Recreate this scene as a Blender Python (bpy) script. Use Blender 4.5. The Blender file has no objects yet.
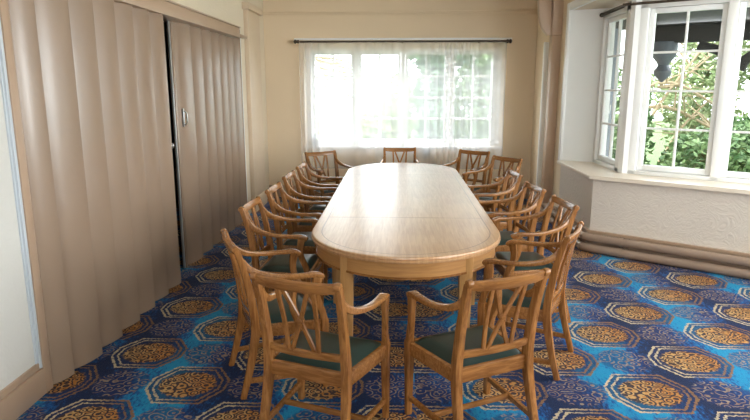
import bpy, bmesh, math, random
from mathutils import Vector, Matrix
random.seed(7)
S = bpy.context.scene
COL = S.collection

# ------------------------------------------------------------------ camera
F_PX, H = 600.0, 1.83
PITCH, YAW = math.radians(11.68), math.radians(2.15)
cam_d = bpy.data.cameras.new('camera'); cam = bpy.data.objects.new('camera', cam_d); COL.objects.link(cam)
cam_d.sensor_fit = 'HORIZONTAL'; cam_d.sensor_width = 36.0; cam_d.lens = 36.0 * F_PX / 750.0
cam_d.clip_start = 0.05; cam_d.clip_end = 200
cam.location = (0, 0, H); cam.rotation_euler = (math.pi/2 - PITCH, 0, YAW)
S.camera = cam

# ------------------------------------------------------------------ view, world, daylight, fill
S.view_settings.view_transform = 'Standard'; S.view_settings.look = 'None'
S.view_settings.gamma = 1.0; S.view_settings.use_curve_mapping = False
S.view_settings.exposure = 0.72
S.cycles.use_denoising = True
S.cycles.max_bounces = 10; S.cycles.diffuse_bounces = 5; S.cycles.transparent_max_bounces = 24
S.cycles.sample_clamp_indirect = 6.0
W = bpy.data.worlds.new('overcast_sky'); S.world = W; W.use_nodes = True
bgn = W.node_tree.nodes['Background']; bgn.inputs[0].default_value = (0.93, 0.97, 1.0, 1); bgn.inputs[1].default_value = 4.1

def area(name, loc, aim, sx, sy, power, col=(1, 1, 1)):
    l = bpy.data.lights.new(name, 'AREA'); l.shape = 'RECTANGLE'; l.size = sx; l.size_y = sy
    l.energy = power; l.color = col
    o = bpy.data.objects.new(name, l); COL.objects.link(o); o.location = loc
    o.rotation_euler = (Vector(aim) - Vector(loc)).to_track_quat('-Z', 'Y').to_euler()
    return o
# area lights added to the sky's daylight, outside seen and unseen windows
area('bay_side_fill', (4.95, 3.75, 1.9), (0, 3.75, 1.0), 2.4, 1.8, 150, (0.95, 0.98, 1.0))  # added fill beside the bay's unseen continuation
area('bay_return_fill', (3.75, 1.15, 1.9), (0.2, 4.6, 0.9), 2.2, 1.8, 60, (0.97, 0.98, 1.0))  # added fill at the unseen near slant of the bay
area('daylight_bay_diagonal', (4.3, 7.4, 3.0), (1.2, 3.6, 0.6), 2.6, 1.2, 40, (0.95, 0.98, 1.0))
area('daylight_back_window', (0.1, 11.4, 4.4), (0.1, 8.0, 0.6), 3.2, 1.6, 420, (0.96, 0.98, 1.0))
area('rear_fill', (0.0, -1.7, 1.75), (0.0, 4.0, 1.2), 2.6, 1.7, 24, (1.0, 0.97, 0.93))  # invented front fill from behind the viewer

# ------------------------------------------------------------------ helpers: objects
def tag(o, label=None, cat=None, group=None, kind=None):
    if label: o['label'] = label
    if cat: o['category'] = cat
    if group: o['group'] = group
    if kind: o['kind'] = kind
    return o
def obj(name, bm, mat, parent=None, smooth=True, weld=False):
    if weld: bmesh.ops.remove_doubles(bm, verts=bm.verts, dist=1e-5)
    bmesh.ops.recalc_face_normals(bm, faces=bm.faces)
    me = bpy.data.meshes.new(name); bm.to_mesh(me); bm.free()
    o = bpy.data.objects.new(name, me); COL.objects.link(o)
    mats = mat if isinstance(mat, (list, tuple)) else [mat]
    for m in mats: me.materials.append(m)
    if smooth:
        for p in me.polygons: p.use_smooth = True
        try: me.set_sharp_from_angle(angle=math.radians(38))
        except Exception: pass
    if parent: o.parent = parent
    return o
def empty(name, loc=(0, 0, 0), rz=0):
    o = bpy.data.objects.new(name, None); COL.objects.link(o); o.location = loc; o.rotation_euler = (0, 0, rz)
    o.empty_display_size = .1
    return o
def struct(name, bm, mat, label=None, cat=None, **k):
    o = obj(name, bm, mat, **k); return tag(o, label, cat, kind='structure')
def BM(): return bmesh.new()

# ------------------------------------------------------------------ helpers: shapes
def box(bm, x0, x1, y0, y1, z0, z1, bev=0.0, M=None):
    vs = [Vector((x, y, z)) for x in (x0, x1) for y in (y0, y1) for z in (z0, z1)]
    if M: vs = [M @ v for v in vs]
    v = [bm.verts.new(p) for p in vs]
    fs = [bm.faces.new([v[i] for i in q]) for q in ((0,1,3,2),(4,6,7,5),(0,4,5,1),(2,3,7,6),(0,2,6,4),(1,5,7,3))]
    if bev > 0:
        es = list({e for f in fs for e in f.edges})
        bmesh.ops.bevel(bm, geom=es, offset=bev, segments=2, profile=0.5, affect='EDGES')
def catmull(pts, n):
    P = [Vector(p) for p in pts]; out = []
    ext = [P[0]*2 - P[1]] + P + [P[-1]*2 - P[-2]]
    for i in range(1, len(ext)-2):
        a, b, c, d = ext[i-1], ext[i], ext[i+1], ext[i+2]
        for k in range(n):
            t = k/n
            out.append(0.5*((2*b) + (c-a)*t + (2*a-5*b+4*c-d)*t*t + (3*b-a-3*c+d)*t**3))
    out.append(P[-1]); return out
def sweep(bm, pts, dims, side=(1, 0, 0), n=4, r=0.3, closed_round=False):
    """rounded-rectangle section swept along a smoothed path. dims: per point (width along side, depth)."""
    m = len(pts)
    path = catmull(pts, n) if n > 1 else [Vector(p) for p in pts]
    dd = catmull([(d[0], d[1], 0) for d in dims], n) if n > 1 else [Vector((d[0], d[1], 0)) for d in dims]
    side = Vector(side).normalized(); rings = []
    for i, p in enumerate(path):
        t = (path[min(i+1, len(path)-1)] - path[max(i-1, 0)]).normalized()
        s = (side - t*side.dot(t)).normalized(); u = t.cross(s)
        w, h = dd[i][0]/2, dd[i][1]/2; c = r*min(w, h)
        if closed_round:
            sec = [(w*math.cos(a*math.pi/6), h*math.sin(a*math.pi/6)) for a in range(12)]
        else:
            sec = []
            for cx, cy, a0 in ((w-c, h-c, 0), (-w+c, h-c, 90), (-w+c, -h+c, 180), (w-c, -h+c, 270)):
                for k in (0, 45, 90):
                    a = math.radians(a0+k); sec.append((cx + c*math.cos(a), cy + c*math.sin(a)))
        rings.append([bm.verts.new(p + s*x + u*y) for x, y in sec])
    for a, b in zip(rings, rings[1:]):
        for k in range(len(a)):
            bm.faces.new((a[k], a[(k+1) % len(a)], b[(k+1) % len(a)], b[k]))
    bm.faces.new(rings[0][::-1]); bm.faces.new(rings[-1])
def tube(bm, pts, r, seg=10, n=4):
    m = len(pts); rr = r if isinstance(r, (list, tuple)) else [r]*m
    path = catmull(pts, n) if n > 1 else [Vector(p) for p in pts]
    rd = [v[0] for v in (catmull([(x, 0, 0) for x in rr], n) if n > 1 else [Vector((x, 0, 0)) for x in rr])]
    rings = []; ref = Vector((0.13, 0.21, 0.97))
    for i, p in enumerate(path):
        t = (path[min(i+1, len(path)-1)] - path[max(i-1, 0)]).normalized()
        q = ref if abs(ref.dot(t)) < .93 else Vector((1, 0, 0))
        s = (q - t*q.dot(t)).normalized(); u = t.cross(s)
        rings.append([bm.verts.new(p + (s*math.cos(2*math.pi*k/seg) + u*math.sin(2*math.pi*k/seg))*rd[i]) for k in range(seg)])
    for a, b in zip(rings, rings[1:]):
        for k in range(seg): bm.faces.new((a[k], a[(k+1) % seg], b[(k+1) % seg], b[k]))
    bm.faces.new(rings[0][::-1]); bm.faces.new(rings[-1])
def lathe(bm, prof, loc=(0, 0, 0), seg=20, axis='Z'):
    rings = []
    for r, z in prof:
        ring = []
        for k in range(seg):
            a = 2*math.pi*k/seg; x, y = r*math.cos(a), r*math.sin(a)
            p = Vector((x, y, z)) if axis == 'Z' else (Vector((z, x, y)) if axis == 'X' else Vector((x, z, y)))
            ring.append(bm.verts.new(p + Vector(loc)))
        rings.append(ring)
    for a, b in zip(rings, rings[1:]):
        for k in range(seg): bm.faces.new((a[k], a[(k+1) % seg], b[(k+1) % seg], b[k]))
    bm.faces.new(rings[0][::-1]); bm.faces.new(rings[-1])
def prism(bm, poly, z0, z1, bev=0.0):
    lo = [bm.verts.new((x, y, z0)) for x, y in poly]; hi = [bm.verts.new((x, y, z1)) for x, y in poly]
    n = len(poly)
    f = [bm.faces.new(lo[::-1]), bm.faces.new(hi)]
    for i in range(n): f.append(bm.faces.new((lo[i], lo[(i+1) % n], hi[(i+1) % n], hi[i])))
    if bev > 0:
        es = [e for e in f[1].edges] + [e for e in f[0].edges]
        bmesh.ops.bevel(bm, geom=es, offset=bev, segments=3, profile=.5, affect='EDGES')
def frame_at(P, d):
    """local u along d (horizontal), v up, w outward to the right of d"""
    d = Vector((d[0], d[1], 0)).normalized(); nrm = Vector((d.y, -d.x, 0))
    return Matrix(((d.x, nrm.x, 0, P[0]), (d.y, nrm.y, 0, P[1]), (0, 0, 1, 0), (0, 0, 0, 1)))   # (u, w, z)

# ------------------------------------------------------------------ helpers: materials
class X:
    """tiny expression wrapper over shader math nodes"""
    def __init__(s, nt, v): s.nt, s.v = nt, v
    def _n(s, op, *a):
        n = s.nt.nodes.new('ShaderNodeMath'); n.operation = op
        for i, q in enumerate(a):
            q = q.v if isinstance(q, X) else q
            if isinstance(q, (int, float)): n.inputs[i].default_value = q
            else: s.nt.links.new(q, n.inputs[i])
        return X(s.nt, n.outputs[0])
    def __add__(s, o): return s._n('ADD', s, o)
    def __radd__(s, o): return s._n('ADD', o, s)
    def __sub__(s, o): return s._n('SUBTRACT', s, o)
    def __rsub__(s, o): return s._n('SUBTRACT', o, s)
    def __mul__(s, o): return s._n('MULTIPLY', s, o)
    __rmul__ = __mul__
    def __truediv__(s, o): return s._n('DIVIDE', s, o)
    def f(s, op, *a): return s._n(op, s, *a)
    def abs(s): return s.f('ABSOLUTE')
    def lt(s, o): return s.f('LESS_THAN', o)
    def gt(s, o): return s.f('GREATER_THAN', o)
    def max(s, o): return s.f('MAXIMUM', o)
    def min(s, o): return s.f('MINIMUM', o)
    def rnd(s): return (s + 0.5).f('FLOOR')
    def step(s, a, b):
        n = s.nt.nodes.new('ShaderNodeMapRange'); n.interpolation_type = 'SMOOTHSTEP'
        n.inputs[1].default_value = a; n.inputs[2].default_value = b
        s.nt.links.new(s.v, n.inputs[0]); return X(s.nt, n.outputs[0])
def mixc(nt, fac, a, b):
    n = nt.nodes.new('ShaderNodeMix'); n.data_type = 'RGBA'
    for sock, q in ((n.inputs[0], fac), (n.inputs[6], a), (n.inputs[7], b)):
        q = q.v if isinstance(q, X) else q
        if isinstance(q, (int, float)): sock.default_value = q
        elif isinstance(q, tuple): sock.default_value = (*q[:3], 1)
        else: nt.links.new(q, sock)
    return n.outputs[2]
def noise(nt, vec, scale, detail=3, rough=.5, dist=0):
    n = nt.nodes.new('ShaderNodeTexNoise'); n.inputs['Scale'].default_value = scale
    n.inputs['Detail'].default_value = detail; n.inputs['Roughness'].default_value = rough; n.inputs['Distortion'].default_value = dist
    if vec is not None: nt.links.new(vec, n.inputs['Vector'])
    return X(nt, n.outputs[0])
def voro(nt, vec, scale, feat='F1'):
    n = nt.nodes.new('ShaderNodeTexVoronoi'); n.feature = feat; n.inputs['Scale'].default_value = scale
    if vec is not None: nt.links.new(vec, n.inputs['Vector'])
    return X(nt, n.outputs[0])
def mapping(nt, vec, scale=(1, 1, 1), rot=(0, 0, 0)):
    n = nt.nodes.new('ShaderNodeMapping'); n.inputs['Scale'].default_value = scale; n.inputs['Rotation'].default_value = rot
    nt.links.new(vec, n.inputs['Vector']); return n.outputs[0]
def base(name, col=(.5, .5, .5), rough=.5, metal=0, spec=.5):
    m = bpy.data.materials.new(name); m.use_nodes = True; nt = m.node_tree
    p = nt.nodes['Principled BSDF']
    p.inputs['Base Color'].default_value = (*col, 1); p.inputs['Roughness'].default_value = rough
    p.inputs['Metallic'].default_value = metal; p.inputs['Specular IOR Level'].default_value = spec
    tc = nt.nodes.new('ShaderNodeTexCoord')
    return m, nt, p, tc
def bump(nt, p, h, strength=.3, dist=.01):
    b = nt.nodes.new('ShaderNodeBump'); b.inputs['Strength'].default_value = strength; b.inputs['Distance'].default_value = dist
    nt.links.new(h.v if isinstance(h, X) else h, b.inputs['Height']); nt.links.new(b.outputs[0], p.inputs['Normal'])
def plain(name, col, rough=.5, metal=0, spec=.5, var=.06, sc=6, bmp=0, bsc=60):
    m, nt, p, tc = base(name, col, rough, metal, spec)
    nz = noise(nt, tc.outputs['Object'], sc, 4)
    a = tuple(c*(1-var) for c in col); b = tuple(min(1, c*(1+var)) for c in col)
    nt.links.new(mixc(nt, nz, a, b), p.inputs['Base Color'])
    if bmp: bump(nt, p, noise(nt, tc.outputs['Object'], bsc, 3), bmp, .004)
    return m
def wood(name, dark, light, rough=.35, grain=(2, 26, 26), rot=(0, 0, 0), coord='Object', sc=3.0, coat=0):
    m, nt, p, tc = base(name, light, rough)
    v = mapping(nt, tc.outputs[coord], grain, rot)
    g = noise(nt, v, sc, 6, .6, .6); big = noise(nt, tc.outputs[coord], 3.5, 2)
    fac = (g*0.75 + big*0.35).step(.3, .8)
    nt.links.new(mixc(nt, fac, dark, light), p.inputs['Base Color'])
    if coat: p.inputs['Coat Weight'].default_value = coat; p.inputs['Coat Roughness'].default_value = .12
    bump(nt, p, g, .08, .002)
    return m
def anaglypta(name, col, strength=.5):
    m, nt, p, tc = base(name, col, .55, spec=.35)
    g = nt.nodes.new('ShaderNodeNewGeometry')
    w1 = noise(nt, g.outputs['Position'], 6, 3, .5, 1.6)
    sw = (w1*40).f('SINE')
    nz = noise(nt, g.outputs['Position'], 1.5, 3)
    nt.links.new(mixc(nt, nz, tuple(c*.95 for c in col), tuple(min(1, c*1.04) for c in col)), p.inputs['Base Color'])
    bump(nt, p, sw, strength, .012)
    return m

M_wall = anaglypta('cream_wallpaper', (.74, .64, .50), .12)
M_wallback = plain('cream_wall_paint', (.75, .60, .42), .6, var=.03, sc=2)
M_dado = anaglypta('embossed_wallpaper', (.68, .605, .53), .22)
M_offw = anaglypta('off_white_wallpaper', (.62, .60, .56), .10)
M_ceil = plain('ceiling_paint', (.85, .82, .76), .7, var=.02)
M_white = plain('white_gloss_paint', (.86, .86, .85), .3, var=.02)
M_sill = plain('cream_sill_paint', (.80, .70, .58), .3, var=.05, sc=9)
M_brown = plain('beige_brown_paint', (.42, .29, .20), .32, var=.05)
M_pipe = plain('glossy_taupe_paint', (.30, .21, .155), .22, var=.05)
M_pink = plain('pinkish_beige_paint', (.52, .37, .26), .4, var=.06)
M_pil = plain('pale_pilaster_paint', (.64, .50, .36), .45, var=.06)
M_strip = plain('pale_blue_white_strip', (.54, .58, .63), .35, var=.02)
M_dark = plain('unlit_room_shade', (.02, .018, .016), .9)  # near-black colour paints in the shade of the closed-off space
M_black = plain('black_track', (.01, .01, .01), .6)
M_metal = plain('worn_chrome', (.62, .62, .62), .28, metal=1)
M_alu = plain('dull_aluminium', (.50, .50, .50), .38, metal=.7)
M_rod = plain('dark_bronze_rod', (.05, .035, .025), .35)
M_chair = wood('oak_chair', (.15, .052, .012), (.36, .158, .046), .26, (26, 26, 3), sc=2.4)
M_chair_h = wood('oak_chair_rail', (.15, .052, .012), (.36, .158, .046), .24, (3, 26, 26), sc=2.4)
M_leather = plain('dark_green_leather', (.003, .020, .017), .32, var=.3, sc=14, bmp=.12, bsc=160)
M_apron = wood('oak_apron', (.33, .15, .048), (.50, .255, .088), .35, (2, 2, 30), sc=2)
M_tleg = wood('oak_table_leg', (.32, .155, .05), (.50, .265, .095), .35, (24, 24, 2), sc=2)
M_grey = plain('grey_plastic', (.25, .25, .25), .4)
M_porch = plain('dark_porch_timber', (.012, .011, .010), .7, var=.2)
M_pend = plain('slate_grey_paint', (.10, .115, .14), .5, var=.1)
M_post = plain('blue_grey_paint', (.28, .34, .42), .5, var=.05)
M_lawn = plain('lawn', (.10, .16, .05), .9, var=.3, sc=3)
M_bark = plain('pale_bark', (.34, .26, .16), .8, var=.3, sc=20)
M_barkd = plain('dark_bark', (.12, .09, .065), .85, var=.3, sc=20)

def tabletop_mat():
    m, nt, p, tc = base('varnished_oak_top', (.6, .4, .2), .16)
    v = mapping(nt, tc.outputs['Object'], (30, 1.6, 1))
    g = noise(nt, v, 2.2, 6, .6, .5); big = noise(nt, tc.outputs['Object'], 2.2, 3)
    fac = (g*.7 + big*.4).step(.3, .8)
    nt.links.new(mixc(nt, fac, (.40, .205, .088), (.60, .36, .19)), p.inputs['Base Color'])
    r = big*.04 + .27
    nt.links.new(r.v, p.inputs['Roughness'])
    p.inputs['Coat Weight'].default_value = .6; p.inputs['Coat Roughness'].default_value = .27; p.inputs['Coat IOR'].default_value = 1.5
    return m
M_top = tabletop_mat()
M_band = wood('cross_banding', (.44, .24, .10), (.60, .37, .19), .3, (3, 3, 3), sc=9, coat=.5)
M_band.node_tree.nodes['Principled BSDF'].inputs['Coat Roughness'].default_value = .2
M_line = plain('dark_inlay', (.16, .075, .03), .3)

def glass_mat():
    m = bpy.data.materials.new('window_glass'); m.use_nodes = True; nt = m.node_tree; nt.nodes.clear()
    o = nt.nodes.new('ShaderNodeOutputMaterial'); mx = nt.nodes.new('ShaderNodeMixShader')
    t = nt.nodes.new('ShaderNodeBsdfTransparent'); t.inputs[0].default_value = (.97, .985, .98, 1)
    g = nt.nodes.new('ShaderNodeBsdfGlossy'); g.inputs['Roughness'].default_value = .02
    fr = nt.nodes.new('ShaderNodeLayerWeight'); fr.inputs[0].default_value = .5
    fz = X(nt, fr.outputs['Facing']).f('POWER', 5.0)*.55 + .02
    nt.links.new(fz.v, mx.inputs[0]); nt.links.new(t.outputs[0], mx.inputs[1]); nt.links.new(g.outputs[0], mx.inputs[2])
    nt.links.new(mx.outputs[0], o.inputs[0]); return m
M_glass = glass_mat()
def sheer_mat():
    m = bpy.data.materials.new('white_sheer_net'); m.use_nodes = True; nt = m.node_tree; nt.nodes.clear()
    o = nt.nodes.new('ShaderNodeOutputMaterial'); mx = nt.nodes.new('ShaderNodeMixShader'); mx2 = nt.nodes.new('ShaderNodeMixShader')
    t = nt.nodes.new('ShaderNodeBsdfTransparent')
    d = nt.nodes.new('ShaderNodeBsdfDiffuse'); d.inputs[0].default_value = (.9, .9, .9, 1)
    tr = nt.nodes.new('ShaderNodeBsdfTranslucent'); tr.inputs[0].default_value = (.9, .9, .92, 1)
    mx2.inputs[0].default_value = .72
    nt.links.new(d.outputs[0], mx2.inputs[1]); nt.links.new(tr.outputs[0], mx2.inputs[2])
    tc = nt.nodes.new('ShaderNodeTexCoord')
    lw = nt.nodes.new('ShaderNodeLayerWeight'); lw.inputs[0].default_value = .35
    f = X(nt, lw.outputs['Facing'])*0.22 + 0.31
    nt.links.new(f.v, mx.inputs[0]); nt.links.new(t.outputs[0], mx.inputs[1]); nt.links.new(mx2.outputs[0], mx.inputs[2])
    nt.links.new(mx.outputs[0], o.inputs[0]); return m
M_sheer = sheer_mat()
def vinyl_mat():
    m, nt, p, tc = base('taupe_vinyl', (.37, .26, .185), .25, spec=.5)
    nz = noise(nt, tc.outputs['Object'], 1.3, 3)
    nt.links.new(mixc(nt, nz, (.265, .185, .13), (.32, .225, .16)), p.inputs['Base Color'])
    bump(nt, p, noise(nt, tc.outputs['Object'], 150, 2), .25, .002)
    return m
M_vinyl = vinyl_mat()
def leaf_mat(name, a, b):
    m, nt, p, tc = base(name, a, .5, spec=.3)
    oi = noise(nt, tc.outputs['Object'], 4.5, 3)
    nt.links.new(mixc(nt, oi.step(.35, .65), a, b), p.inputs['Base Color'])
    return m
M_leaf = leaf_mat('evergreen_leaves', (.06, .13, .045), (.21, .31, .13))
M_leafd = leaf_mat('dark_leaves', (.025, .075, .04), (.11, .20, .11))
M_leafl = leaf_mat('pale_leaves', (.16, .23, .09), (.42, .48, .26))

def carpet_mat():
    m, nt, p, tc = base('patterned_carpet', (.02, .1, .3), .85, spec=.2)
    g = nt.nodes.new('ShaderNodeNewGeometry'); pos = g.outputs['Position']
    sp = nt.nodes.new('ShaderNodeSeparateXYZ'); nt.links.new(pos, sp.inputs[0])
    # pile wobble
    nx = (noise(nt, pos, 50, 2) - .5)*.034; ny = (noise(nt, mapping(nt, pos, (1, 1, 1), (0, 0, 1.3)), 50, 2) - .5)*.034
    x = X(nt, sp.outputs[0]) + nx; y = X(nt, sp.outputs[1]) + ny
    right = X(nt, sp.outputs[0]).gt(0.12)
    P = .425 + right*.02
    x0 = -1.30 + right*2.85
    u = (x - x0)/P; v = (y - 4.30)/.4425
    def cell(u, v):
        a = ((u+v)*.5).rnd(); b = ((u-v)*.5).rnd()
        return u-(a+b), v-(a-b)
    du, dv = cell(u, v)
    ax, ay = du.abs(), dv.abs()
    mt = (ax/.585).max(ay/.535).max((ax*.40 + ay*.26)/.274)
    fu, fv = cell(u+1, v)
    # ground: navy with streaked turquoise bands running along the strip
    st = mapping(nt, pos, (9, 3.2, 1)); n1 = noise(nt, st, 1.0, 4, .6); n2 = noise(nt, mapping(nt, pos, (60, 22, 1)), 1, 3, .7)
    band = ((u*math.pi + .95 + (v*math.pi).f('SINE')*.35).f('COSINE')*.5 + .5)
    b1 = (band*.50 + n1*.85 + (n2-.5)*.95).step(.42, 1.02)
    navy, blue, turq = (.001, .012, .060), (.001, .075, .27), (.003, .25, .47)
    ground = mixc(nt, b1.step(0, .55), navy, blue); ground = mixc(nt, b1.step(.45, 1), ground, turq)
    pile = noise(nt, pos, 240, 2, .7); wear = noise(nt, pos, 26, 3, .7)
    # floral medallion (no outline): curls of tan on navy
    fr = ((fu/.44).f('POWER', 2.0) + (fv/.42).f('POWER', 2.0)).f('SQRT')
    vor = voro(nt, pos, 15); swirl = (vor*20 + noise(nt, pos, 11, 2)*5).f('SINE')
    curl = swirl.step(.35, .85)
    fin = 1 - (fr + (wear-.5)*.25).step(.82, .98)
    col = mixc(nt, fin*.6, ground, (.001, .02, .12))
    fcol = mixc(nt, wear.step(.35, .65), (.26, .13, .05), (.40, .31, .21))
    col = mixc(nt, fin*curl*wear.step(.25, .5)*.8, col, fcol)
    # gold medallion
    inm = 1 - mt.step(.98, 1.0)
    col = mixc(nt, inm*.7, col, (.001, .014, .075))
    lc = mixc(nt, (du + (wear-.5)*.5).step(-.3, .25), (.60, .48, .30), (.26, .13, .045))
    ring = (mt.gt(.935)*mt.lt(1.0)).max(mt.gt(.79)*mt.lt(.845))
    col = mixc(nt, ring*wear.step(.28, .52)*.9, col, lc)
    gr = ((du/.43).f('POWER', 2.0) + (dv/.37).f('POWER', 2.0)).f('SQRT')
    gin = 1 - (gr + (wear-.5)*.3).step(.9, 1.02)
    col = mixc(nt, gin*.9, col, (.05, .022, .012))
    vor2 = voro(nt, pos, 18); sw2 = (vor2*20 + noise(nt, pos, 14, 3)*7).f('SINE')
    gold = mixc(nt, (wear + du*.35).step(.3, .7), (.58, .36, .14), (.46, .17, .02))
    col = mixc(nt, gin*sw2.step(-.3, .5)*.95, col, gold)
    col = mixc(nt, pile*.35, col, (.0, .0, .01))
    nt.links.new(col, p.inputs['Base Color'])
    p.inputs['Sheen Weight'].default_value = .05; p.inputs['Sheen Roughness'].default_value = .4
    bump(nt, p, pile, .5, .006)
    return m
M_carpet = carpet_mat()

# ================================================================== SETTING
XL, YB, YR, ZC = -2.15, 9.9, -1.2, 3.3
bm = BM(); box(bm, -3.6, 5.1, YR-.3, YB+.1, -.12, 0); struct('floor', bm, M_carpet, 'deep blue patterned carpet with gold octagonal medallions', 'carpet')
bm = BM(); box(bm, -3.6, 5.1, YR-.3, YB+.3, ZC, ZC+.12); struct('ceiling', bm, M_ceil)
# back wall with window opening
WX0, WX1, WZ0, WZ1 = -1.50, 1.66, .86, 2.42
bm = BM()
box(bm, XL-.3, WX0, YB, YB+.28, 0, ZC); box(bm, WX1, 3.0, YB, YB+.28, 0, ZC)
box(bm, WX0, WX1, YB, YB+.28, 0, WZ0-.02); box(bm, WX0, WX1, YB, YB+.28, WZ1, ZC)
struct('wall_back', bm, M_wallback)
# left wall with folding door opening
D0, D1, DZ = 3.27, 8.28, 2.56
bm = BM()
box(bm, XL-.2, XL, D1, YB, 0, ZC); box(bm, XL-.2, XL, D0, D1, DZ, ZC)
struct('wall_left', bm, M_wall)
bm = BM(); box(bm, XL-.2, XL, YR, D0, 0, ZC); struct('wall_left_near', bm, M_offw)
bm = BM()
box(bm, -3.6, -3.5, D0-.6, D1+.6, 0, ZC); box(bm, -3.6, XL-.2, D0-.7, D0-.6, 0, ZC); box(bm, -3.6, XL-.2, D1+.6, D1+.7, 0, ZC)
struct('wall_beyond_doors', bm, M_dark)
# rear wall (behind the viewer) with a window opening added for the fill light
bm = BM()
box(bm, XL-.2, -1.4, YR-.25, YR, 0, ZC); box(bm, 1.4, 2.7, YR-.25, YR, 0, ZC)
box(bm, -1.4, 1.4, YR-.25, YR, 0, .85); box(bm, -1.4, 1.4, YR-.25, YR, 2.65, ZC)
struct('wall_rear', bm, M_wall)

# bay: inner wall line, outward offsets
BAY = [Vector(p) for p in ((2.18, 8.05), (2.18, 6.69), (2.18+.8*2.7, 6.69-.6*2.7), (2.18+.8*2.7, 2.4), (2.18, .78), (2.18, YR))]
def offs(i, t):
    P = BAY[i]
    def nrm(a, b): d = (b-a).normalized(); return Vector((-d.y, d.x))       # left of travel = outward (+X side)
    ns = []
    if i > 0: ns.append(nrm(BAY[i-1], P))
    if i < len(BAY)-1: ns.append(nrm(P, BAY[i+1]))
    if len(ns) == 1: return P + ns[0]*t
    k = ns[0]+ns[1]; return P + k*(t/(1+ns[0].dot(ns[1])))
def bayprism(bm, i, j, ta, tb, z0, z1, bev=0):
    poly = [offs(k, ta) for k in range(i, j+1)] + [offs(k, tb) for k in range(j, i-1, -1)]
    prism(bm, [tuple(p) for p in poly], z0, z1, bev)
SZ, HZ = .86, 2.77
WO = .42
bm = BM()
bayprism(bm, 0, 5, 0, .5, 0, SZ-.04)
o_dado = struct('wall_bay', bm, M_dado)
bm = BM(); bayprism(bm, 0, 5, 0, .5, HZ, ZC); box(bm, 2.18, 2.9, YR-.2, YR, 0, ZC)
struct('wall_bay_head', bm, M_wall)
bm = BM(); box(bm, 2.18, 2.68, 8.05, YB, 0, ZC)
struct('wall_right', bm, M_wallback)
# closing wall on the last stretch (out of view), and splayed white reveal
bm = BM()
a, b = offs(4, 0), offs(5, 0); prism(bm, [(2.18, .78), (2.18, YR), (2.6, YR), (2.6, .58)], SZ-.04, HZ)
struct('wall_right_near', bm, M_wall)
bm = BM(); prism(bm, [(2.17, 8.052), (2.62, 7.84), (2.66, 7.86), (2.66, 8.06), (2.175, 8.06)], SZ, HZ)
box(bm, 2.155, 2.185, 8.03, 8.13, SZ-.01, HZ+.09, .004)
struct('trim_1', bm, M_white, 'white splayed reveal at the far side of the bay', 'window reveal')
bm = BM(); bayprism(bm, 0, 4, -.02, .02, HZ-.005, HZ+.09)
struct('trim_2', bm, M_white)
bm = BM(); bayprism(bm, 0, 4, -.055, .47, SZ-.04, SZ, .008)
struct('trim_3', bm, M_sill, 'cream window sill running round the bay', 'window sill')

# ------------------------------------------------------------------ windows
def window(name, P, d, length, lights, z0, z1, cols=2, rows=4, label=None, posts=None, th=.07, head=.05, latch_side=1, inward=1, st=.042, bars=.018, latch=True):
    """lights: list of (s0, s1) casements along d; frame fills the rest."""
    root = empty(name, (P[0], P[1], 0), 0); tag(root, label, 'window', kind='structure')
    d = Vector((d[0], d[1], 0)).normalized(); n = Vector((d.y, -d.x, 0))*inward   # n points into the room
    M = Matrix(((d.x, n.x, 0, 0), (d.y, n.y, 0, 0), (0, 0, 1, 0), (0, 0, 0, 1)))
    bm = BM()
    cuts = [0] + [q for l in lights for q in l] + [length]
    for a, b in zip(cuts[0::2], cuts[1::2]):
        if b-a > .004:
            box(bm, a, b, -th, th, z0, z1, .006, M)
            if b-a > .15:
                for q in (.3, .62): box(bm, a+(b-a)*q-.012, a+(b-a)*q+.012, th-.002, th+.014, z0+.002, z1-.002, .005, M)
    box(bm, 0, length, -th, th+.002, z0, z0+.045, .005, M); box(bm, 0, length, -th, th+.002, z1-head, z1, .005, M)
    obj('window_frame', bm, M_white, root)
    for k, (a, b) in enumerate(lights):
        a += .004; b -= .004; c0, c1 = z0+.049, z1-head-.004
        bm = BM()
        box(bm, a, a+st, -.03, .035, c0, c1, .005, M); box(bm, b-st, b, -.03, .035, c0, c1, .005, M)
        box(bm, a+st, b-st, -.03, .034, c0, c0+st*1.15, .005, M); box(bm, a+st, b-st, -.03, .034, c1-st, c1, .005, M)
        gi0, gi1, gz0, gz1 = a+st, b-st, c0+st*1.15, c1-st
        for i in range(1, cols):
            u = gi0+(gi1-gi0)*i/cols; box(bm, u-bars/2, u+bars/2, -.018, .02, gz0, gz1, .003, M)
        for j in range(1, rows):
            z = gz0+(gz1-gz0)*j/rows; box(bm, gi0, gi1, -.017, .019, z-bars/2, z+bars/2, .003, M)
        cs = obj('casement', bm, M_white, root)
        bm = BM(); box(bm, gi0-.003, gi1+.003, -.002, .002, gz0-.003, gz1+.003, 0, M); obj('glass', bm, M_glass, cs, smooth=False)
        if latch:
            bm = BM(); s = a+st*.5 if (k % 2 == latch_side) else b-st*.5; zc = c0+(c1-c0)*.33
            box(bm, s-.011, s+.011, .035, .045, zc-.03, zc+.03, .003, M)
            sweep(bm, [M @ Vector(q) for q in ((s, .05, zc), (s, .065, zc+.03), (s+.005, .07, zc+.12))], [(.014, .012)]*3, n=3)
            obj('latch', bm, M_metal, cs)
        else:
            bm = BM(); s = (a+b)/2; zc = c0+.035
            box(bm, s-.02, s+.02, .035, .05, zc-.01, zc+.014, .003, M)
            sweep(bm, [M @ Vector(q) for q in ((s-.02, .052, zc+.012), (s+.06, .056, zc+.02), (s+.15, .054, zc+.012))], [(.012, .014)]*3, side=(0, 0, 1), n=3)
            obj('stay', bm, M_metal, cs)
    return root
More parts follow.
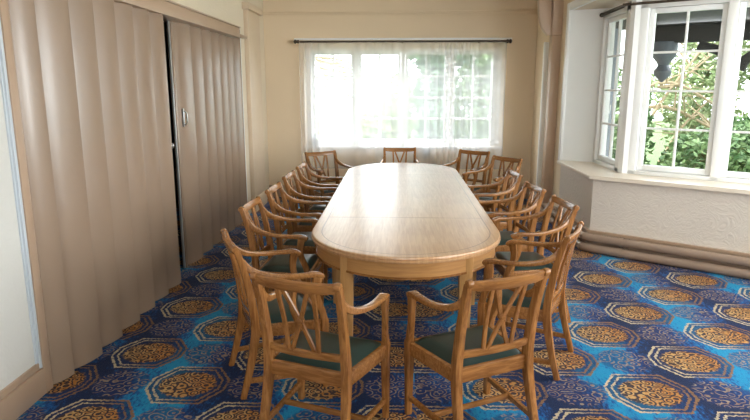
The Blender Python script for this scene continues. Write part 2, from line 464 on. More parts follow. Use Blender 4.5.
# back window: four casements
L = WX1-WX0
edge = .10; gap = .07; cw = (L-2*edge-3*gap)/4
lights = [(edge+i*(cw+gap), edge+i*(cw+gap)+cw) for i in range(4)]
window('window_1', (WX0, YB+.13), (1, 0), L, lights, WZ0, WZ1, bars=.028, label='wide white four-light casement window behind the sheer curtain', inward=1, latch_side=0)
# bay windows
C1, C2, C3, C4 = offs(1, WO), offs(2, WO), offs(3, WO), offs(4, WO)
wz0, wz1 = SZ, HZ-.03
window('window_2', (2.18+WO, 7.86), (0, -1), 7.86-C1.y-.03, [(.07, 7.86-C1.y-.16)], wz0, wz1, label='narrow two-pane-wide side window of the bay beside the white reveal', inward=-1, latch=True, latch_side=0, st=.05, bars=.022, head=.10)
l2 = (C2-C1).length
ls = [(.125, .865), (.955, 1.695), (1.785, 2.525)]
ls = [(a, b) for a, b in ls if b < l2-.05]
window('window_3', tuple(C1), tuple(C2-C1), l2, ls, wz0, wz1, label='large diagonal bay window looking onto shrubs', inward=-1, latch=False, st=.05, bars=.022, head=.10)
l3 = (C3-C2).length
window('window_4', tuple(C2), tuple(C3-C2), l3, [(.12+i*(l3-.24)/3+.03, .12+(i+1)*(l3-.24)/3-.03) for i in range(3)], wz0, wz1, inward=-1, latch=False)
l4 = (C4-C3).length
window('window_5', tuple(C3), tuple(C4-C3), l4, [(.12+i*(l4-.24)/3+.03, .12+(i+1)*(l4-.24)/3-.03) for i in range(3)], wz0, wz1, inward=-1, latch=False)
window('window_6', (-1.4, YR-.12), (1, 0), 2.8, [(.08+i*.67, .08+i*.67+.62) for i in range(4)], .85, 2.65, inward=-1)  # unseen window, added to go with the rear fill
bm = BM(); lathe(bm, [(.085, wz0+.002), (.085, wz1)], (C1.x, C1.y, 0), 8); struct('trim_15', bm, M_white)
# back window sill board
bm = BM(); box(bm, WX0-.04, WX1+.04, YB-.05, YB+.06, WZ0-.04, WZ0, .006); struct('trim_4', bm, M_white, 'white sill board under the back window', 'window sill')

# ------------------------------------------------------------------ trims, skirtings, pilasters
bm = BM()
box(bm, XL-.05, XL+.028, YR, 3.335, 0, .165, .003); box(bm, XL-.05, XL+.016, YR, 3.335, .165, .205, .006)
struct('baseboard_left', bm, M_brown)
bm = BM(); box(bm, XL, 2.2, YB-.03, YB+.02, 0, .2, .004); struct('baseboard_back', bm, M_brown)
bm = BM(); box(bm, XL-.15, XL+.03, 3.275, 3.345, 0, DZ, .003); struct('trim_5', bm, M_brown)
bm = BM(); box(bm, XL-.02, XL+.022, 3.252, 3.274, .17, DZ+.1, .002); box(bm, XL-.02, XL+.010, 3.240, 3.252, .19, DZ+.1, .002)
struct('trim_6', bm, M_strip, 'pale blue-white guide strip at the near edge of the folding doors', 'trim')
# pelmet over doors
bm = BM(); box(bm, XL-.1, XL+.15, 2.9, 7.80, 2.43, 2.545, .004); box(bm, XL-.1, XL+.165, 2.9, 7.80, 2.545, 2.562, .004)
box(bm, XL+.10, XL+.15, 7.80, 8.16, 2.435, 2.475, .003)
struct('trim_7', bm, M_brown, 'beige pelmet rail above the folding doors', 'pelmet')
bm = BM(); box(bm, XL-.06, XL+.02, 8.2, 8.34, 0, DZ+.02, .004); struct('trim_8', bm, M_white)
bm = BM(); box(bm, XL-.02, XL+.06, 8.62, 9.35, 0, 2.87, .012); box(bm, XL-.02, XL+.10, 8.55, 9.42, 2.87, 2.96, .01)
box(bm, XL-.02, XL+.075, 8.60, 9.37, 0, .21, .008)
struct('trim_9', bm, M_pil)
bm = BM(); box(bm, XL-.02, 2.2, YB-.035, YB+.01, 2.955, 2.99, .008); box(bm, XL-.02, 2.2, YB-.02, YB+.01, 2.93, 2.955, .004)
struct('trim_10', bm, M_wallback)
# right back corner: brown post with bracket, pale conduit
bm = BM(); box(bm, 2.06, 2.20, 8.42, 8.58, 0, 2.50, .008); box(bm, 2.05, 2.20, 8.40, 8.60, 2.50, ZC, .008)
sweep(bm, [(2.05, 8.5, 2.52), (1.99, 8.5, 2.62), (1.96, 8.5, 2.78), (1.95, 8.5, 3.0)], [(.09, .10), (.09, .14), (.09, .17), (.09, .18)], side=(0, 1, 0), n=5)
struct('trim_11', bm, M_pink, 'pinkish-beige boxed post with a curved bracket in the right corner', 'pillar')
bm = BM(); box(bm, 2.10, 2.19, 9.0, 9.08, 0, 2.45, .01); struct('trim_12', bm, M_white)
bm = BM()
bayprism(bm, 0, 4, -.025, .01, 0, .235); bayprism(bm, 0, 4, -.04, .01, .218, .24, .004)
box(bm, 2.15, 2.2, 8.05, YB, 0, .2, .004)
struct('baseboard_bay', bm, M_brown)
# two fat painted pipes running along the foot of the bay wall
def pipe(t, z, r, label):
    pts = [Vector((2.18-t, 9.35))]
    c = offs(1, -t)
    pts += [Vector((2.18-t, 8.2)), c+Vector((0, .16)), c + Vector((0.02, .05)), c+(offs(2, -t)-c).normalized()*.14, c+(offs(2, -t)-c).normalized()*1.2, offs(2, -t)]
    P3 = [(p.x, p.y, z) for p in pts]
    root = empty('heating_pipe', P3[0]); tag(root, label, 'pipe', 'painted pipes along the bay wall')
    inv = Vector(P3[0])
    bm = BM(); tube(bm, [Vector(p)-inv for p in P3], r, 14, 5); obj('pipe_run', bm, M_pipe, root)
    dd = (offs(2, -t)-c).normalized()
    for s in (.42,):
        q = Vector((c.x+dd.x*s, c.y+dd.y*s, z))-inv; e = Vector((dd.x, dd.y, 0))*.022
        bm = BM(); tube(bm, [q-e, q+e], r+.009, 16, 1); tube(bm, [q-e*.5+e*3, q+e*3.5], r+.007, 16, 1); obj('coupling', bm, M_pipe, root)
pipe(.085, .052, .050, 'fat taupe painted pipe lying on the carpet along the bay wall')
pipe(.080, .168, .046, 'upper taupe painted pipe along the bay wall above the floor pipe')

# ------------------------------------------------------------------ folding doors
def folding(name, ys, xv, xp, z0, z1, label, bulge, cat='folding door'):
    root = empty(name, (xv, ys[0], 0)); tag(root, label, cat, kind='structure')
    bm = BM(); pts = []
    for a, b in zip(ys, ys[1:]):
        w = b-a
        for t, f in bulge:
            pts.append((xv+(xp-xv)*f*min(1, w/.29), a+w*t))
    pts.append((xv, ys[-1]))
    for sgn in (0, -.006):
        lo = [bm.verts.new((x-xv+sgn, y-ys[0], z0)) for x, y in pts]; mid = [bm.verts.new((x-xv+sgn, y-ys[0], (z0+z1)/2)) for x, y in pts]
        hi = [bm.verts.new((x-xv+sgn, y-ys[0], z1)) for x, y in pts]
        for i in range(len(pts)-1):
            bm.faces.new((lo[i], lo[i+1], mid[i+1], mid[i])); bm.faces.new((mid[i], mid[i+1], hi[i+1], hi[i]))
    obj('folding_panel', bm, M_vinyl, root)
    return root
dl = folding('door_1', [3.34, 3.52, 3.82, 4.13, 4.44, 4.74, 5.05, 5.36], -2.14, -2.03, .012, 2.50, 'beige vinyl concertina door, near leaf with handle plate and knob', ((0, 0), (.04, .10), (.14, .32), (.32, .60), (.55, .83), (.76, .95), (.87, .99), (.92, 1.0), (.955, .93), (.985, .4)))
bm = BM(); box(bm, -.09, .055, 2.0, 2.025, .012, 2.5, .004); obj('lead_post', bm, M_black, dl)
bm = BM(); box(bm, .055, .066, 2.003, 2.03, 1.43, 1.58, .003); obj('handle_plate', bm, M_metal, dl)
bm = BM(); lathe(bm, [(.008, 0), (.008, .03), (.022, .038), (.026, .05), (.02, .062), (.006, .066)], (.055, 2.012, 1.30), 14, 'X'); obj('knob', bm, M_metal, dl)
dr = folding('door_2', [5.86, 6.27, 6.62, 6.95, 7.26, 7.56, 7.88, 8.24], -2.20, -2.10, .012, 2.47, 'beige vinyl concertina door, far leaf with aluminium leading edge', ((0, 0), (.04, .14), (.12, .36), (.28, .64), (.5, .85), (.72, .97), (.86, 1.0), (.93, .92), (.985, .4)))
bm = BM(); box(bm, .030, .047, -.075, 0, .012, 2.46, .003); obj('lead_post', bm, M_alu, dr)
bm = BM(); box(bm, .045, .054, -.05, .004, .012, 2.46, .002); obj('edge_strip', bm, M_vinyl, dr)
bm = BM(); box(bm, .055, .075, .09, .12, 1.43, 1.61, .004)
sweep(bm, [(.07, .105, 1.45), (.10, .105, 1.47), (.10, .105, 1.56), (.07, .105, 1.59)], [(.016, .012)]*4, side=(0, 1, 0)); obj('handle', bm, M_metal, dr)
bm = BM()
for z in (.6, .85, 1.1, 1.3, 1.38, 1.66, 1.72, 1.8): lathe(bm, [(.007, 0), (.006, .004), (.002, .005)], (.056, .11, z), 8, 'X')
obj('rivet', bm, M_rod, dr)
bm = BM(); box(bm, -2.2, -2.1, 3.35, 8.2, 2.505, 2.56); struct('trim_13', bm, M_black)

# ------------------------------------------------------------------ curtains and rods
root = empty('curtain_rod', (.06, YB-.12, 2.515)); tag(root, 'dark bronze curtain rod above the back window', 'curtain rod')
bm = BM(); tube(bm, [(-1.62, 0, 0), (1.63, 0, 0)], .016, 12, 1); obj('rod', bm, M_rod, root)
for s in (-1, 1):
    bm = BM(); lathe(bm, [(.016, 0), (.03, .01), (.03, .03), (.018, .04), (.034, .055), (.034, .075), (.012, .09)] if s > 0 else [(.012, -.09), (.034, -.075), (.034, -.055), (.018, -.04), (.03, -.03), (.03, -.01), (.016, 0)], (s*1.625, 0, 0), 14, 'X'); obj('finial', bm, M_rod, root)
for s in (-1.2, 0, 1.2):
    bm = BM(); sweep(bm, [(s, 0, -.02), (s, .06, -.01), (s, .118, 0)], [(.02, .012)]*3, n=3); obj('bracket', bm, M_rod, root)
bm = BM(); box(bm, -1.66, 1.79, YB-.05, YB+.01, 2.545, 2.575, .004); struct('trim_14', bm, M_white, 'thin white batten on the wall above the curtain rod', 'trim')
def curtain():
    bm = BM(); n = 520; x0, x1 = -1.57, 1.70; cols = []
    zs = [2.505, 2.47, 2.0, 1.4, .85, .5]
    rnd = [random.uniform(-1, 1) for _ in range(60)]
    for i in range(n+1):
        t = i/n; x = x0+(x1-x0)*t
        ph = 2*math.pi*(21*t + .8*math.sin(7*t+1) + .55*math.sin(17*t))
        amp = .010*(.55+.45*math.sin(9.3*t+.6)) + .007
        dense = math.exp(-((t-.03)/.05)**2) + math.exp(-((t-.97)/.05)**2) + .6*math.exp(-((t-.50)/.03)**2)
        amp *= 1+.9*dense
        col = []
        for z in zs:
            k = .45 if z > 2.48 else (1.0 - .12*(2.5-z))
            sway = .010*math.sin(3*z + 9*t)
            col.append(bm.verts.new((x - .06 + .006*math.sin(ph*1.0+1.2), amp*k*math.sin(ph)+sway*.6, z-2.515)))
        cols.append(col)
    for a, b in zip(cols, cols[1:]):
        for k in range(len(zs)-1): bm.faces.new((a[k], b[k], b[k+1], a[k+1]))
    o = obj('sheer_curtain', bm, M_sheer); o.location = (.06, YB-.12, 2.515)
    for p in o.data.polygons: p.use_smooth = True
    tag(o, 'white sheer net curtain hanging across the back window', 'curtain')
curtain()
rp = [(2.50, 7.80, 2.685)] + [(offs(1, .27).x, offs(1, .27).y+.06, 2.685), (offs(1, .27).x+.05, offs(1, .27).y-.03, 2.685), (offs(2, .27).x, offs(2, .27).y, 2.685)]
root = empty('bay_curtain_rod', rp[0]); tag(root, 'dark curtain track bent round the head of the bay window', 'curtain rod')
bm = BM(); rl = [Vector(p)-Vector(rp[0]) for p in rp]; rl[0] = Vector((0, 0, 0)); tube(bm, [rl[0], rl[0]*.5+rl[1]*.5, rl[1], rl[2], rl[2]*.5+rl[3]*.5, rl[3]], .014, 10, 4); obj('rod', bm, M_rod, root)
bm = BM(); lathe(bm, [(.012, -.06), (.026, -.045), (.026, -.02), (.016, 0)], (0, .05, 0), 12, 'Y'); obj('finial', bm, M_rod, root)
for k in range(14):
    q = rl[0].lerp(rl[1], .05+k*.065)
    bm = BM(); bmesh.ops.create_uvsphere(bm, u_segments=8, v_segments=6, radius=.021, matrix=Matrix.Translation(q)); obj('ring', bm, M_rod, root)

# small things at the back window
bm = BM(); lathe(bm, [(.035, 0), (.045, .01), (.045, .10), (.03, .125), (.014, .135), (.014, .165), (.02, .17), (.02, .185), (.004, .19)], (-1.36, YB-.005, WZ0), 16)
tag(obj('bottle', bm, M_grey), 'small grey bottle on the left end of the back window sill', 'bottle')
bm = BM(); box(bm, .42, .53, YB-.035, YB+.005, .66, .82, .006); box(bm, .45, .50, YB-.055, YB-.03, .70, .74, .004)
tag(obj('wall_fitting', bm, M_grey), 'small grey fitting on the wall under the back window', 'fitting')

# ================================================================== TABLE
TX = .062
def oval(a, b, yc0, yc1, n=40):
    near = [(-a*math.cos(math.pi*k/n), yc0 - b*math.sin(math.pi*k/n)) for k in range(n+1)]
    far = [(a*math.cos(math.pi*k/n), yc1 + b*math.sin(math.pi*k/n)) for k in range(n+1)]
    return near, far
table = empty('boardroom_table', (TX, 6.1, 0)); tag(table, 'long pale oak boardroom table with rounded ends in the middle of the carpet', 'table')
Y0, Y1, S0, S1 = 4.285-6.1, 7.47-6.1, 4.68-6.1, 7.07-6.1
A, B = .684, .745
def top_piece(pts, name):
    bm = BM()
    n = len(pts)
    cx = sum(p[0] for p in pts)/n; cy = sum(p[1] for p in pts)/n
    prof = [(-.016, .756), (-.004, .760), (0, .769), (0, .777), (-.008, .781), (-.008, .784), (-.002, .788), (-.004, .797), (-.012, .800), (-.0135, .800), (-.03, .800)]
    rings = []
    for ins, z in prof:
        ring = []
        for x, y in pts:
            k = 1+ins/A
            ring.append(bm.verts.new((x*k, (y if abs(y-S0) < 1e-4 or abs(y-S1) < 1e-4 else (y-(Y0 if y < Y0 else Y1 if y > Y1 else y))*k + (Y0 if y < Y0 else Y1 if y > Y1 else y)), z)))
        rings.append(ring)
    for a, b in zip(rings, rings[1:]):
        for k in range(n): bm.faces.new((a[k], a[(k+1) % n], b[(k+1) % n], b[k]))
    bm.faces.new(rings[0][::-1]); bm.faces.new(rings[-1])
    return obj(name, bm, M_top, table)
near, far = oval(A, B, Y0, Y1)
e = .0055
n_pts = near + [(A, S0), (-A, S0)]
m_pts = [(-A, S0+2*e), (A, S0+2*e), (A, S1-2*e), (-A, S1-2*e)]
f_pts = far + [(-A, S1), (A, S1)]
def mid_piece(pts):
    bm = BM(); prof = [(-.016, .756), (-.004, .760), (0, .769), (0, .777), (-.008, .781), (-.008, .784), (-.002, .788), (-.004, .797), (-.012, .800), (-.0135, .800), (-.03, .800)]
    rings = [[bm.verts.new((x*(1+i/A), y, z)) for x, y in pts] for i, z in prof]
    for a, b in zip(rings, rings[1:]):
        for k in range(4): bm.faces.new((a[k], a[(k+1) % 4], b[(k+1) % 4], b[k]))
    bm.faces.new(rings[0][::-1]); bm.faces.new(rings[-1]); return obj('tabletop', bm, M_top, table)
top_piece(n_pts, 'tabletop'); mid_piece(m_pts); top_piece(f_pts, 'tabletop')
# cross-banded border with a dark stringing line, flush on the top
def border(r0, r1, z, name, mat):
    bm = BM()
    def loop(k):
        a, b = A-k, B-k; nn, ff = oval(a, b, Y0, Y1); return nn + ff
    l0, l1 = loop(r0), loop(r1); n = len(l0)
    v0 = [bm.verts.new((x, y, z)) for x, y in l0]; v1 = [bm.verts.new((x, y, z)) for x, y in l1]
    w0 = [bm.verts.new((x, y, z-.002)) for x, y in l0]; w1 = [bm.verts.new((x, y, z-.002)) for x, y in l1]
    for k in range(n):
        q = (k+1) % n
        bm.faces.new((v0[k], v0[q], v1[q], v1[k])); bm.faces.new((w0[k], w1[k], w1[q], w0[q]))
        bm.faces.new((v0[k], w0[k], w0[q], v0[q])); bm.faces.new((v1[k], v1[q], w1[q], w1[k]))
    return obj(name, bm, mat, table)
border(.014, .072, .8004, 'banding', M_top); border(.072, .078, .8006, 'inlay_line', M_line)
# apron
for sv in (S0, S1):
    bm = BM(); box(bm, -A+.02, A-.02, sv-.03, sv+.03, .745, .7996); obj('leaf_joint', bm, M_line, table)
bm = BM(); k0, k1 = .035, .060
nn, ff = oval(A-k0, B-k0, Y0, Y1); lo = nn+ff; nn, ff = oval(A-k1, B-k1, Y0, Y1); li = nn+ff; n = len(lo)
V = [[bm.verts.new((x, y, z)) for x, y in l] for l, z in ((lo, .758), (lo, .654), (li, .654), (li, .758))]
for a, b in zip(V, V[1:]+V[:1]):
    for k in range(n): bm.faces.new((a[k], a[(k+1) % n], b[(k+1) % n], b[k]))
obj('apron', bm, M_apron, table)
bm = BM()
nn, ff = oval(A-k0+.004, B-k0+.004, Y0, Y1); lo = nn+ff; nn, ff = oval(A-k1+.004, B-k1+.004, Y0, Y1); li = nn+ff
V = [[bm.verts.new((x, y, z)) for x, y in l] for l, z in ((lo, .662), (lo, .648), (li, .648), (li, .662))]
for a, b in zip(V, V[1:]+V[:1]):
    for k in range(n): bm.faces.new((a[k], a[(k+1) % n], b[(k+1) % n], b[k]))
obj('apron_bead', bm, M_chair_h, table)
def table_leg(x, y, rz):
    bm = BM(); R = Matrix.Translation((x, y, 0)) @ Matrix.Rotation(rz, 4, 'Z')
    pts = [(0, 0, 0), (0, 0, .06), (0, 0, .60), (0, 0, .757)]
    sweep(bm, [R @ Vector(p) for p in pts], [(.058, .058), (.060, .060), (.085, .085), (.088, .088)], side=R.to_3x3() @ Vector((1, 0, 0)), n=1, r=.12)
    obj('leg', bm, M_tleg, table)
for sx in (-1, 1):
    x = .385*sx; yy = Y0 - (B-.078)*math.sqrt(1-(.385/(A-.05))**2)
    table_leg(x, yy, 0); table_leg(x, -yy + (Y0+Y1), 0)
    table_leg(.575*sx, S0+.22, 0); table_leg(.575*sx, S1-.22, 0)

# ================================================================== CHAIRS
def make_chair():
    root = empty('armchair')
    fx, rx, fy, ry = .268, .218, .185, -.225
    bm = BM()
    sweep(bm, [(-fx+.01, fy, .405), (fx-.01, fy, .405)], [(.026, .075)]*2, side=(0, 1, 0), n=1, r=.2)
    sweep(bm, [(-rx+.01, ry, .405), (rx-.01, ry, .405)], [(.026, .075)]*2, side=(0, 1, 0), n=1, r=.2)
    for s in (-1, 1): sweep(bm, [(s*rx, ry, .405), (s*fx, fy, .405)], [(.026, .075)]*2, side=(1, 0, 0), n=1, r=.2)
    obj('seat_frame', bm, M_chair_h, root)
    bm = BM(); NX, NY = 12, 12; g = []
    for j in range(NY+1):
        row = []
        for i in range(NX+1):
            u, v = i/NX*2-1, j/NY*2-1
            w = (rx+(fx-rx)*(v+1)/2) - .012
            q = max(abs(u), abs(v)); z = .437 + .034*(1-q**6)**.5 if q < 1 else .437
            z += .008*(1-u*u)*(1-v*v)
            row.append(bm.verts.new((u*w, (ry+.012)+(fy-ry-.02)*(v+1)/2, z)))
        g.append(row)
    for j in range(NY):
        for i in range(NX): bm.faces.new((g[j][i], g[j][i+1], g[j+1][i+1], g[j+1][i]))
    rim = [g[0][i] for i in range(NX+1)] + [g[j][NX] for j in range(1, NY+1)] + [g[NY][i] for i in range(NX-1, -1, -1)] + [g[j][0] for j in range(NY-1, 0, -1)]
    low = [bm.verts.new((v.co.x, v.co.y, .425)) for v in rim]
    for k in range(len(rim)):
        q = (k+1) % len(rim); bm.faces.new((rim[k], low[k], low[q], rim[q]))
    bm.faces.new(low)
    o = obj('seat', bm, M_leather, root); o['label'] = 'dark green leather seat pad'
    # legs: the rear pair runs up into the back posts
    for s in (-1, 1):
        bm = BM()
        sweep(bm, [(s*.236, -.322, 0), (s*.228, -.268, .2), (s*.221, -.232, .40), (s*.219, -.240, .56), (s*.221, -.275, .76), (s*.226, -.318, .912)],
              [(.036, .034), (.040, .042), (.043, .052), (.040, .048), (.036, .042), (.033, .034)], n=5, r=.25)
        obj('leg', bm, M_chair, root)
    for s in (-1, 1):
        bm = BM()
        sweep(bm, [(s*.270, .18, 0), (s*.269, .18, .22), (s*.268, .18, .445)], [(.032, .032), (.040, .040), (.046, .048)], n=2, r=.2)
        obj('leg', bm, M_chair, root)
    for s in (-1, 1):
        bm = BM()
        sweep(bm, [(s*.268, .18, .435), (s*.271, .165, .50), (s*.282, .135, .58), (s*.284, .13, .65), (s*.277, .14, .715)],
              [(.038, .044), (.032, .042), (.028, .042), (.028, .046), (.036, .056)], n=4, r=.3)
        obj('arm_support', bm, M_chair, root)
        bm = BM()
        sweep(bm, [(s*.217, -.290, .845), (s*.226, -.258, .800), (s*.240, -.200, .765), (s*.258, -.12, .745), (s*.272, -.03, .736), (s*.276, .06, .734), (s*.274, .13, .734), (s*.268, .170, .722)],
              [(.026, .036), (.028, .040), (.032, .038), (.036, .031), (.040, .027), (.044, .027), (.050, .030), (.046, .026)], n=5, r=.45)
        lathe(bm, [(.006, -.024), (.016, -.022), (.018, 0), (.016, .022), (.006, .024)], (s*.268, .167, .718), 12, 'X')
        obj('arm', bm, M_chair_h, root)
    bm = BM()
    sweep(bm, [(-.232, -.318, .912), (-.14, -.335, .905), (0, -.342, .902), (.14, -.335, .905), (.232, -.318, .912)],
          [(.024, .046), (.022, .054), (.022, .056), (.022, .054), (.024, .046)], side=(0, 1, .28), n=6, r=.4)
    for s in (-1, 1):
        lathe(bm, [(.004, -.016), (.019, -.014), (.022, 0), (.019, .014), (.004, .016)], (s*.226, -.327, .922), 14, 'X')
    obj('top_rail', bm, M_chair_h, root)
    bm = BM()
    sweep(bm, [(-.219, -.238, .525), (-.1, -.252, .525), (0, -.257, .525), (.1, -.252, .525), (.219, -.238, .525)], [(.020, .038)]*5, side=(0, 1, .1), n=4, r=.3)
    obj('back_rail', bm, M_chair_h, root)
    # lattice splat: two uprights and a diagonal cross, rosette on the crossing
    def bp(x, z):
        t = (z-.525)/(.895-.525); return (x, -.255 - .083*t + .012*math.sin(math.pi*t), z)
    bm = BM()
    def slat(xa, xb, off=0, w=.022):
        pts = [bp(xb, .535), bp((xa+xb)/2, .71), bp(xa, .888)]
        sweep(bm, [(p[0], p[1]+off, p[2]) for p in pts], [(w, .014)]*3, side=(1, 0, 0), n=3, r=.25)
    slat(-.098, -.084); slat(.098, .084); slat(-.072, .064, .003); slat(.072, -.064, -.003)
    sp = obj('splat', bm, M_chair, root)
    bm = BM(); c = bp(0, .71)
    lathe(bm, [(.002, -.016), (.012, -.015), (.014, -.012), (.020, -.011), (.020, .011), (.014, .012), (.012, .015), (.002, .016)], c, 14, 'Y'); obj('rosette', bm, M_chair_h, sp)
    for s in (-1, 1):
        bm = BM(); sweep(bm, [(s*.232, -.292, .105), (s*.269, .18, .105)], [(.020, .030)]*2, side=(1, 0, 0), n=1, r=.25); obj('stretcher', bm, M_chair_h, root)
    bm = BM(); sweep(bm, [(-.250, -.05, .105), (.250, -.05, .105)], [(.020, .028)]*2, side=(0, 1, 0), n=1, r=.25); obj('stretcher', bm, M_chair_h, root)
    return root
def copy_tree(o, parent=None):
    c = o.copy(); COL.objects.link(c)
    if parent: c.parent = parent
    for ch in list(o.children): copy_tree(ch, c)
    return c
G = 'boardroom armchairs around the table'
# (middle of the top rail x, y, facing as an angle from +Y clockwise in degrees, label)
CH = [
 (-.51, 2.85, 20, 'nearest wooden armchair on the left, its back turned to the viewer'),
 (.575, 2.95, -27, 'nearest wooden armchair on the right, green seat, turned in towards the rounded table end'),
 (-1.07, 3.66, 66, 'wooden armchair at the near left curve of the table, behind the nearest left chair'),
 (-1.225, 4.85, 93, 'first wooden armchair along the straight left side, opposite the gap in the folding doors'),
 (-1.195, 5.66, 92, 'second wooden armchair along the straight left side of the table'),
 (-1.195, 6.49, 92, 'third wooden armchair along the straight left side of the table'),
 (-1.185, 7.30, 92, 'fourth and farthest wooden armchair along the straight left side of the table'),
 (-1.135, 8.78, 143, 'wooden armchair at the far left corner of the table, turned to face the room'),
 (.035, 9.38, 180, 'wooden armchair at the far head of the table in front of the window'),
 (1.15, 9.0, -143, 'wooden armchair at the far right corner of the table near the curtain edge'),
 (1.49, 8.17, -128, 'wooden armchair far along the right side, pulled out and angled before the corner post'),
 (1.325, 6.74, -94, 'third wooden armchair along the right side, counting from the near end'),
 (1.34, 5.80, -97, 'second wooden armchair along the right side, counting from the near end'),
 (1.415, 5.02, -97, 'wooden armchair on the right pushed back from the table beside the bay wall corner'),
 (1.20, 3.98, -64, 'right-hand wooden armchair at the curved near corner, seen nearly edge on'),
]
proto = make_chair()
for i, (x, y, a, lab) in enumerate(CH):
    o = proto if i == 0 else copy_tree(proto)
    r = math.radians(-a); fw = Vector((math.sin(math.radians(a)), math.cos(math.radians(a))))
    o.location = (x*.947 + fw.x*.33, y*.947 + fw.y*.33, 0); o.rotation_euler = (0, 0, r)
    tag(o, lab, 'chair', G)

# ================================================================== OUTSIDE
bm = BM(); box(bm, -25, 30, YB+.4, 40, -.5, -.35); box(bm, 5.2, 30, -10, YB+.4, -.5, -.35); struct('lawn', bm, M_lawn)
def leaves(bm, c, r, n, size, zmin=-.3):
    for _ in range(n):
        while True:
            p = Vector((random.uniform(-1, 1), random.uniform(-1, 1), random.uniform(-1, 1)))
            if .25 < p.length < 1: break
        q = Vector((c[0]+p.x*r[0], c[1]+p.y*r[1], c[2]+p.z*r[2]))
        if q.z < zmin: continue
        a = Vector((random.gauss(0, 1), random.gauss(0, 1), random.gauss(0, .6))).normalized()
        b = a.cross(Vector((random.gauss(0, 1), random.gauss(0, 1), random.gauss(0, 1)))).normalized()
        s = size*random.uniform(.6, 1.3)
        vs = [bm.verts.new(q + k) for k in (-a*s, b*s*.45 + a*s*.1, a*s, -b*s*.45 + a*s*.1)]
        bm.faces.new(vs)
def plant(name, loc, blobs, n, size, mat, branches, bmat, label, cat, group=None):
    root = empty(name, loc); tag(root, label, cat, group)
    bm = BM()
    for c, r, k in blobs: leaves(bm, c, r, int(n*k), size)
    obj('foliage', bm, mat, root, smooth=False)
    bm = BM()
    for pts, r in branches: tube(bm, pts, r, 7, 4)
    obj('branches', bm, bmat, root)
def twiggy(base_pts, r0, count, spread, up):
    br = [(base_pts, [r0*(1-.6*i/(len(base_pts)-1)) for i in range(len(base_pts))])]
    for k in range(count):
        t = random.uniform(.3, 1); i = min(int(t*(len(base_pts)-1)), len(base_pts)-2)
        p = Vector(base_pts[i]).lerp(Vector(base_pts[i+1]), t*(len(base_pts)-1)-i)
        d = Vector((random.uniform(-1, 1)*spread, random.uniform(-1, 1)*spread, random.uniform(-.2, 1)*up))
        br.append(([p, p+d*.5+Vector((0, 0, .05)), p+d+Vector((0, 0, random.uniform(-.2, .1)))], [r0*.4, r0*.28, r0*.1]))
    return br
# seen through the bay
plant('evergreen_tree', (8.6, 11.6, -.35), [((0, 0, 2.4), (1.7, 1.5, 1.7), 1), ((-.9, -.2, 1.5), (1.0, 1.0, 1.0), .5), ((.6, .2, 3.6), (1.2, 1.2, .9), .4)], 4200, .10, M_leafd,
      twiggy([(0, 0, 0), (.05, 0, 1.5), (0, .1, 3.4)], .12, 14, 1.2, .8), M_barkd, 'dense evergreen tree outside the right part of the bay window', 'tree')
plant('garden_shrub', (5.4, 10.6, -.35), [((0, 0, .75), (.8, .7, .75), 1), ((.7, .3, .9), (.7, .7, .75), .8)], 3400, .07, M_leaf,
      twiggy([(0, 0, 0), (0, 0, .5), (.1, 0, 1.1)], .03, 10, .6, .6), M_bark, 'bright green shrub outside the diagonal bay window', 'shrub')
plant('leafy_tree', (7.2, 15.2, -.35), [((0, 0, 2.1), (1.1, .9, .9), .8), ((.7, 0, 3.0), (1.0, .9, .9), .8), ((.6, .1, 1.0), (1.2, .8, .7), .6)], 2300, .09, M_leafl,
      twiggy([(0, 0, 0), (.1, 0, 1.3), (.3, 0, 3.2)], .08, 14, 1.0, .8), M_bark, 'pale green leafy tree behind the bright shrub', 'tree')
random.seed(21)
bare = []
for (p0, p1, p2, r) in [((-.9, 0, 1.6), (.0, -.2, 1.95), (1.4, -.1, 1.25), .05), ((-1.0, 0, 1.2), (.1, .1, 1.45), (1.5, 0, .75), .055), ((-.7, 0, 2.1), (.1, .1, 1.85), (.9, .1, 2.5), .035),
                        ((-.6, 0, .5), (-.1, 0, 1.5), (.7, 0, 2.7), .045), ((.0, 0, .3), (.5, .1, 1.1), (1.3, 0, 2.0), .03)]:
    bare += twiggy([p0, p1, p2], r, 7, .7, .7)
plant('bare_tree', (5.5, 12.8, -.05), [((.2, 0, 1.9), (1.1, .5, .9), .25)], 700, .07, M_leafl, bare, M_bark, 'bare pale branched tree outside the diagonal bay window', 'tree')
plant('side_shrub', (4.15, 11.3, -.35), [((0, 0, 1.3), (.55, .5, 1.3), 1)], 1500, .08, M_leaf, twiggy([(0, 0, 0), (0, 0, 1), (0, 0, 2)], .03, 8, .4, .5), M_barkd, 'tall green shrub glimpsed through the narrow side window', 'shrub')
# porch outside the bay
d2 = Vector((.8, -.6)); nb = Vector((.6, .8)); pA = Vector((3.22, 8.95))
porch = empty('porch_roof', (pA.x, pA.y, 0)); tag(porch, 'dark timber porch roof outside the bay window', 'porch')
Mp = Matrix(((d2.x, nb.x, 0, 0), (d2.y, nb.y, 0, 0), (0, 0, 1, 0), (0, 0, 0, 1)))
sof = [(2.76, 9.85)] + [(pA.x+d2.x*u+nb.x*w, pA.y+d2.y*u+nb.y*w) for u, w in ((.0, .15), (3.6, .15), (3.6, -1.85), (.98, -1.85))] + [(2.76, 8.1)]
bm = BM(); prism(bm, [(x-pA.x, y-pA.y) for x, y in sof], 2.62, 2.72); obj('soffit', bm, M_porch, porch)
bm = BM(); box(bm, .02, 3.4, -.08, .08, 2.40, 2.62, .01, Mp); obj('beam', bm, M_porch, porch)
bm = BM()
arch = [(1.55+.62*math.sin(a), 0, 2.02+.40*(1-math.cos(a))*1.0) for a in [0, .3, .6, .9, 1.2, 1.5]]
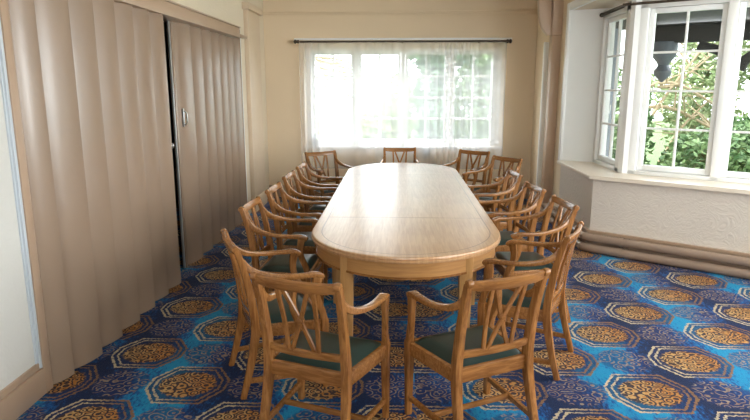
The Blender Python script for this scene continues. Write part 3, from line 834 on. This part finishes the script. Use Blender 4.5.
sweep(bm, [Mp @ Vector((1.45+1.0-1.0*math.cos(a), 0, 2.03+.38*math.sin(a))) for a in (0, .35, .7, 1.05, 1.4, 1.57)], [(.1, .12)]*6, side=Mp.to_3x3() @ Vector((0, 1, 0)), n=3)
sweep(bm, [Mp @ Vector((1.45-1.0+1.0*math.cos(a), 0, 2.03+.38*math.sin(a))) for a in (0, .35, .7, 1.05)], [(.1, .12)]*4, side=Mp.to_3x3() @ Vector((0, 1, 0)), n=3)
obj('arched_brace', bm, M_porch, porch)
bm = BM(); q = Mp @ Vector((.53, 0, 0))
lathe(bm, [(.15, 2.42), (.165, 2.38), (.165, 2.28), (.15, 2.22), (.09, 2.15), (.07, 2.11), (.085, 2.08), (.115, 2.03), (.105, 1.97), (.05, 1.92), (.015, 1.88)][::-1], (q.x, q.y, 0), 18)
p_ = obj('drop_finial', bm, M_pend, porch); p_['label'] = 'turned slate-grey drop finial hanging from the porch beam'
bm = BM(); tube(bm, [(-.13, .03, -.35), (-.13, .03, 2.62)], .078, 16, 1); lathe(bm, [(.12, -.35), (.12, -.15), (.085, -.12)], (-.13, .03, 0), 16); o = obj('porch_post', bm, M_post, porch); o['label'] = 'blue-grey porch post'
# seen through the sheer curtain
random.seed(5)
plant('ivy_clad_tree', (1.0, 16.5, -.35), [((0, 0, 1.6), (.55, .5, 2.2), 1), ((.1, 0, 3.4), (1.1, .9, .9), .6)], 2600, .11, M_leafd, twiggy([(0, 0, 0), (0, 0, 2), (.1, 0, 4.4)], .16, 12, 1.4, .8), M_barkd, 'ivy-covered tree trunk seen through the sheer curtain', 'tree')
plant('hedge_tree', (2.4, 18.5, -.35), [((0, 0, 1.3), (1.3, 1.0, 1.5), 1), ((.5, 0, 3.0), (1.2, 1.0, 1.1), .7)], 3000, .12, M_leaf, twiggy([(0, 0, 0), (0, 0, 1.5), (.1, 0, 3.6)], .10, 10, 1.2, .8), M_barkd, 'green bushy tree seen through the right panes of the curtained window', 'tree')
plant('garden_bush', (-.35, 19.5, -.35), [((0, 0, .9), (.9, .8, 1.0), 1), ((.5, 0, 1.9), (.7, .6, .7), .4)], 1500, .12, M_leafl, twiggy([(0, 0, 0), (0, 0, .8), (.1, 0, 2)], .05, 8, .8, .6), M_bark, 'low pale bush seen through the middle panes of the curtained window', 'shrub')
br = []
for k in range(16):
    z = random.uniform(.6, 3.6); x = random.uniform(-3.0, -.9)
    br += [([(x-1.0, 0, z+random.uniform(.1, .6)), (x, random.uniform(-.2, .2), z+random.uniform(-.05, .15)), (x+1.3, 0, z-random.uniform(.1, .5))], [.035, .025, .01])]
br += [([(-2.9, 0, 0), (-2.8, 0, 2), (-2.6, 0, 4.2)], [.12, .1, .06])]
plant('winter_tree', (0, 16.0, -.35), [((-2.6, 0, 3.4), (.4, .4, .4), .1)], 300, .06, M_leafl, br, M_bark, 'bare winter tree with arching twigs behind the left panes of the curtained window', 'tree')
